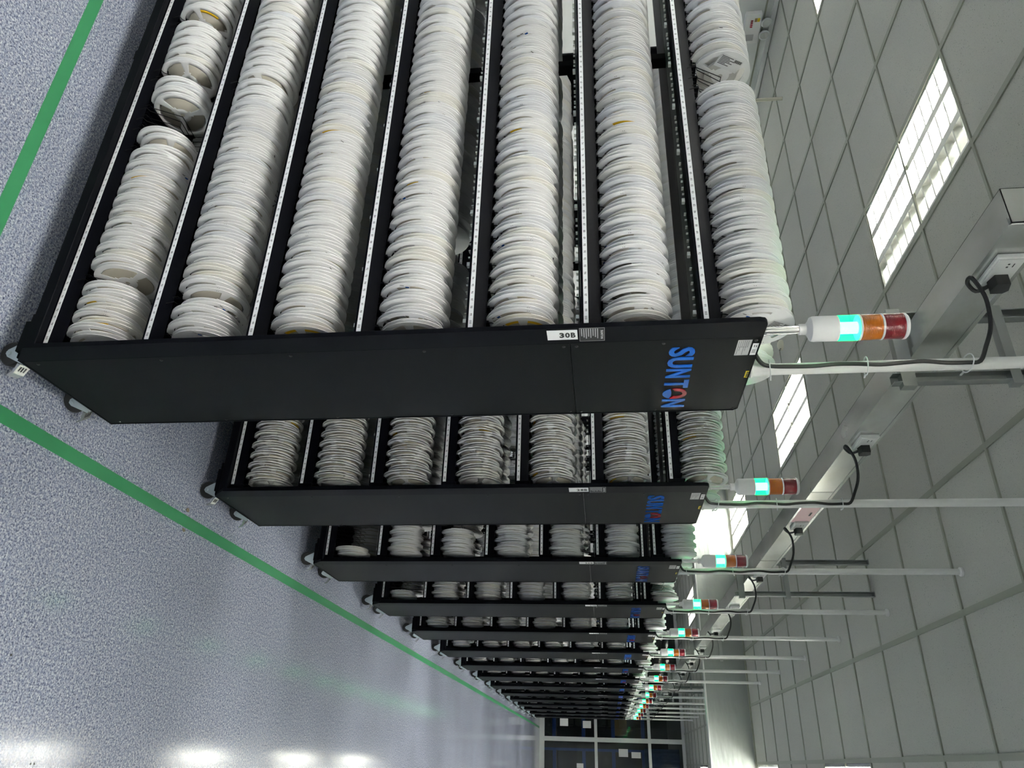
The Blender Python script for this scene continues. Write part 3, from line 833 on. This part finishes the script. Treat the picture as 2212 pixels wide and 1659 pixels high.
for y, t in ((.64, 'grey strut hanger of the trunking nearest the camera'), (3.86, 'grey strut hanger holding the trunking behind the pole of rack 26B'),
             (7.24, 'thin grey strut hanger of the trunking before the bulkhead'), (10.6, 'first grey strut hanger of the trunking past the bulkhead'), (14.0, 'last grey strut hanger of the trunking before the glass')): hanger(y, t)
h2 = hanger(4.55, 'dark strut hanger above the reels beside the left wall lamp', -4.55, -4.30)
# socket, plug, cord, pole
sm_ = MB(); sm_.box((0, -.062, -.036), (.014, .062, .036), 'white_plastic', .003); SM1 = sm_.mesh('faceplate')
sm_ = MB(); sm_.box((0.013, -.056, -.031), (.016, .056, .031), 'white_plastic', .001); SM2 = sm_.mesh('cover')
sm_ = MB()
for yy in (-.030, .028):
    for dz, dy in ((.010, .006), (.010, -.006)): sm_.box((.016, yy + dy - .0035, -.004 + dz - .009), (.0164, yy + dy + .0015, .001 + dz - .009), 'dark_slot')
    sm_.box((.016, yy - .009, .011), (.0164, yy + .006, .0135), 'dark_slot')
SM3 = sm_.mesh('slot')
PLUG = MB(); PLUG.prism([(-.022, -.016), (.010, -.022), (.022, -.016), (.022, .014), (.010, .024), (-.022, .016)], 0, .0165, .046, 'rubber'); PLM = PLUG.mesh('plug')
POLX, POLY = -.012, .262
def cord_pts(rnd, y0):
    zt = 2.66
    z_tray = TZ0 - .006
    P = [(TB + .032, y0 + .205, 2.665), (TB + .030, y0 + .228, 2.645), (TB + .018, y0 + .205, 2.618), (TB + .02, y0 + .18, z_tray - .008)]
    e = Vector((POLX + .006, y0 + POLY - .0225, 2.60)); s = Vector(P[-1])
    for t in (.2, .4, .6, .8): 
        q = s.lerp(e, t); q.z += .035 * math.sin(math.pi * t) + .01; q.y += .015 * math.sin(math.pi * t) * rnd.uniform(.3, 1.2); P.append(tuple(q))
    P += [(e.x - .002, e.y, e.z + .012), (e.x + .002, e.y, e.z - .02)]
    for q in range(1, 9):
        z = 2.58 - q * (2.58 - 2.10) / 9; P.append((POLX + .007 + .004 * math.sin(q * 1.9), y0 + POLY - .0245 - .006 * abs(math.sin(q * 1.05 + rnd.uniform(-.3, .3))), z))
    P += [(POLX + .006, y0 + POLY - .030, 2.095), (POLX + .002, y0 + POLY - .040, 2.072), (POLX - .02, y0 + POLY - .048, 2.058), (POLX - .04, y0 + POLY - .050, 2.056)]
    return P
def smooth_path(P, n=4):
    P = [Vector(p) for p in P]; out = []
    for i in range(len(P) - 1):
        p0, p1, p2, p3 = P[max(i - 1, 0)], P[i], P[i + 1], P[min(i + 2, len(P) - 1)]
        for k in range(n):
            t = k / n
            out.append(.5 * ((2 * p1) + (p2 - p0) * t + (2 * p0 - 5 * p1 + 4 * p2 - p3) * t * t + (3 * p1 - p0 - 3 * p2 + p3) * t ** 3))
    out.append(P[-1]); return out
pm_ = MB(); pm_.tube([(0, 0, 2.075), (0, 0, ZC)], .0155, 'pvc', 20); PIPE = pm_.mesh('pipe', True)
pm_ = MB(); pm_.lathe([(.021, ZT + .0005), (.021, ZT + .004), (.018, ZT + .008), (.018, ZT + .05), (.016, ZT + .052)], (0, 0, 0), 2, 20, 'pvc'); 
pm_.tube([(-.04, 0, ZT + .006), (.0, 0, ZT + .022)], .010, 'pvc', 10); FIT = pm_.mesh('pipe_fitting', True)
pm_ = MB(); pm_.tube([(.004 + .0215 * math.cos(a * .3491), -.0115 + .0315 * math.sin(a * .3491), 0) for a in range(19)], .0016, 'tie', 6, False); pm_.box((.014, .016, -.002), (.017, .032, .002), 'tie'); TIE = pm_.mesh('cable_tie')
pm_ = MB(); pm_.lathe([(.017, ZC - .018), (.024, ZC - .012), (.024, ZC - .0015)], (0, 0, 0), 2, 20, 'pvc'); COLR = pm_.mesh('ceiling_collar', True)
for i in range(NR):
    y0 = i * PY; rnd = random.Random(i); nm = names[i]
    r = empty('conduit_pole', (POLX, y0 + POLY, 0)); put('pipe', PIPE, r); put('pipe_fitting', FIT, r)
    if YB - .05 > y0 + POLY or True: put('ceiling_collar', COLR, r)
    for z in (2.10, 2.34, 2.585): put('cable_tie', TIE, r, (0, 0, z), (rnd.uniform(-.3, .3), 0, 0))
    tag(r, 'white plastic conduit pole rising to the ceiling from rack %s' % nm, 'pole', 'white conduit poles on the racks')
    s_ = empty('power_socket', (TB + .003, y0 + .165, 2.686)); put('faceplate', SM1, s_); put('cover', SM2, s_); put('slot', SM3, s_)
    tag(s_, 'white double socket on the trunking above rack %s' % nm, 'socket', 'sockets on the cable trunking')
    c_ = empty('power_cable', (0, 0, 0))
    a = MB(); a.tube(smooth_path(cord_pts(rnd, y0)), .0056, 'rubber', 8); a.build('cord', c_, True)
    put('plug', PLM, c_, (TB + .003, y0 + .193, 2.686))
    tag(c_, 'black power cord plugged in at the trunking and tied down the pole of rack %s' % nm, 'power cord', 'black power cords of the racks')
# pink pieces of film left on two side covers
for y, t in ((2.19, 'pink protective film with punched holes beside the trunking socket of rack 26B'),):
    a = MB(); a.box((TB + .003, y - .15, TZ0 + .004), (TB + .0036, y + .20, TZ1 - .016), 'pink')
    for q in range(4): a.lathe([(.006, 0), (.006, .0006)], (TB + .0036, y + .045 + q * .014, TZ1 - .040), 0, 12, 'dark_slot')
    tag(a.build('plastic_film'), t, 'film')
# single pole by the left wall
r = empty('conduit_pole', (-4.82, 3.75, 0)); a = MB(); a.tube([(0, 0, 0), (0, 0, ZC)], .016, 'cream', 16); a.build('pipe', r, True)
tag(r, 'cream conduit pole standing alone near the left wall', 'pole')

# ------------------------------------------------------------------ wall lamp, smoke detector
r = empty('emergency_light', (XL, 3.57, 3.27))
a = MB(); a.box((0, -.165, -.085), (.055, .165, .072), 'white_plastic', .006); a.build('body', r)
for y in (-.055, .085):
    a = MB(); a.lathe([(.030, .0), (.052, .030), (.055, .038), (.050, .042)], (.01, y, .128), 0, 28, 'tie'); a.lathe([(.040, .030), (.040, .044)], (.01, y, .128), 0, 20, 'chrome'); a.build('lamp_head', r, True)
    a = MB(); a.box((.02, y - .008, .070), (.035, y + .008, .10), 'tie'); a.build('lamp_neck', r)
a = MB(); a.box((.055, .06, -.06), (.0565, .13, .02), 'grey_label'); a.box((.055, -.12, .03), (.0565, -.08, .055), 'yellow_label')
a.box((.055, -.12, .005), (.0565, -.08, .028), 'card'); a.build('sticker', r)
a = MB()
for q in range(4): a.box((.0551, -.10 + q * .022, -.03), (.0565, -.086 + q * .022, -.008), 'red_letter')
a.build('lettering', r)
tag(r, 'white twin-head emergency light on the left wall just under the ceiling', 'emergency light')
a = MB(); a.lathe([(.055, 0), (.055, -.012), (.046, -.032), (.028, -.044), (.0, -.046)], (-2.85, 5.07, ZC), 2, 32, 'cream')
sd = a.build('smoke_detector', None, True); tag(sd, 'round cream smoke detector on the ceiling above the near rack top', 'smoke detector')
a = MB()
for q in (-1, 0, 1): a.box((-2.812, 5.07 + q * .014 - .003, ZC - .030), (-2.80, 5.07 + q * .014 + .003, ZC - .020), 'dark_slot')
a.build('slot', sd)

# ------------------------------------------------------------------ behind the glass
def shelf_unit(x, y, w, label, boxes=True):
    r = empty('storage_rack', (x, y, 0))
    for sx in (0, w):
        a = MB(); a.box((sx - .025, 0, 0), (sx + .025, .06, 2.9), 'blue'); a.box((sx - .025, .8, 0), (sx + .025, .86, 2.9), 'blue'); a.build('upright', r)
    for z in (.25, 1.0, 1.75, 2.5):
        a = MB(); a.box((0, 0, z), (w, .05, z + .09), 'blue'); a.box((0, .05, z + .05), (w, .86, z + .07), 'dark'); a.build('shelf', r)
    tag(r, label, 'storage rack', 'blue storage racks behind the glass')
shelf_unit(-.75, 19.3, 1.05, 'blue storage rack behind the glass left of the white mullion')
shelf_unit(.55, 19.5, 1.0, 'blue storage rack behind the glass right of the white mullion')
shelf_unit(-2.6, 19.4, 1.6, 'blue storage rack behind the glass at the end of the racks')
a = MB(); a.box((-.35, 19.5, 1.83), (.20, 19.9, 2.15), 'card'); tag(a.build('cardboard_box'), 'brown cardboard box on a blue storage rack behind the glass', 'box')
a = MB()
n_ = 60
for q in range(n_):
    x = .5 + q * .03; y = 19.1 + .03 * math.sin(q * 1.3)
    y2 = 19.1 + .03 * math.sin((q + 1) * 1.3)
    a.add([(x, y, 2.55), (x + .03, y2, 2.55), (x + .03, y2, 3.40), (x, y, 3.40)], [(0, 1, 2, 3)], 'blue_cloth')
    a.add([(x, y + .004, 2.55), (x + .03, y2 + .004, 2.55), (x + .03, y2 + .004, 3.40), (x, y + .004, 3.40)], [(3, 2, 1, 0)], 'blue_cloth')
tag(a.build('curtain'), 'blue hanging curtain behind the upper glass', 'curtain')
for x, z, w, h, t in ((-.02, .60, .17, .20, 'white notice low on the glass left of the mullion'), (-.33, .88, .20, .17, 'white notice on the glass beside the farthest rack end'),
                      (.02, 1.16, .16, .20, 'white notice on the glass just below the middle rail'), (.62, 2.02, .17, .22, 'grey white notice on the glass above the middle rail'),
                      (.66, 2.32, .13, .22, 'small white notice on the glass under the upper rail'), (.92, .98, .10, .16, 'white notice on the glass right of the mullion')):
    a = MB(); a.box((x - w / 2, YG - .008, z - h / 2), (x + w / 2, YG - .005, z + h / 2), 'paper')
    tag(a.build('paper_notice'), t, 'notice', 'paper notices on the glass')

# crumbs on the floor
def crumb(x, y, sx, sy, m_, t):
    rnd = random.Random(int(x * 1000 + y * 77)); a = MB(); n = 7
    pts = [(x + sx * math.cos(q * 6.283 / n) * rnd.uniform(.6, 1.1), y + sy * math.sin(q * 6.283 / n) * rnd.uniform(.6, 1.1)) for q in range(n)]
    a.prism(pts, 2, 0.0, .0012, m_); tag(a.build('crumb'), t, 'crumb')
MT['crumb'] = mat('brown_grit', (0.16, 0.13, 0.09), 0.9)
crumb(.066, 1.172, .010, .018, 'crumb', 'brown crumb of grit on the rack side of the green aisle tape')
crumb(.146, 1.177, .008, .014, 'crumb', 'brown crumb of grit on the walkway side of the green aisle tape')
crumb(.703, .486, .004, .005, 'ink', 'single small black spot alone on the open walkway floor')
crumb(.973, .693, .004, .003, 'ink', 'black spot of a close pair on the bright floor, the first of the two')
crumb(.973, .708, .004, .003, 'ink', 'black spot of a close pair on the bright floor, the second of the two')
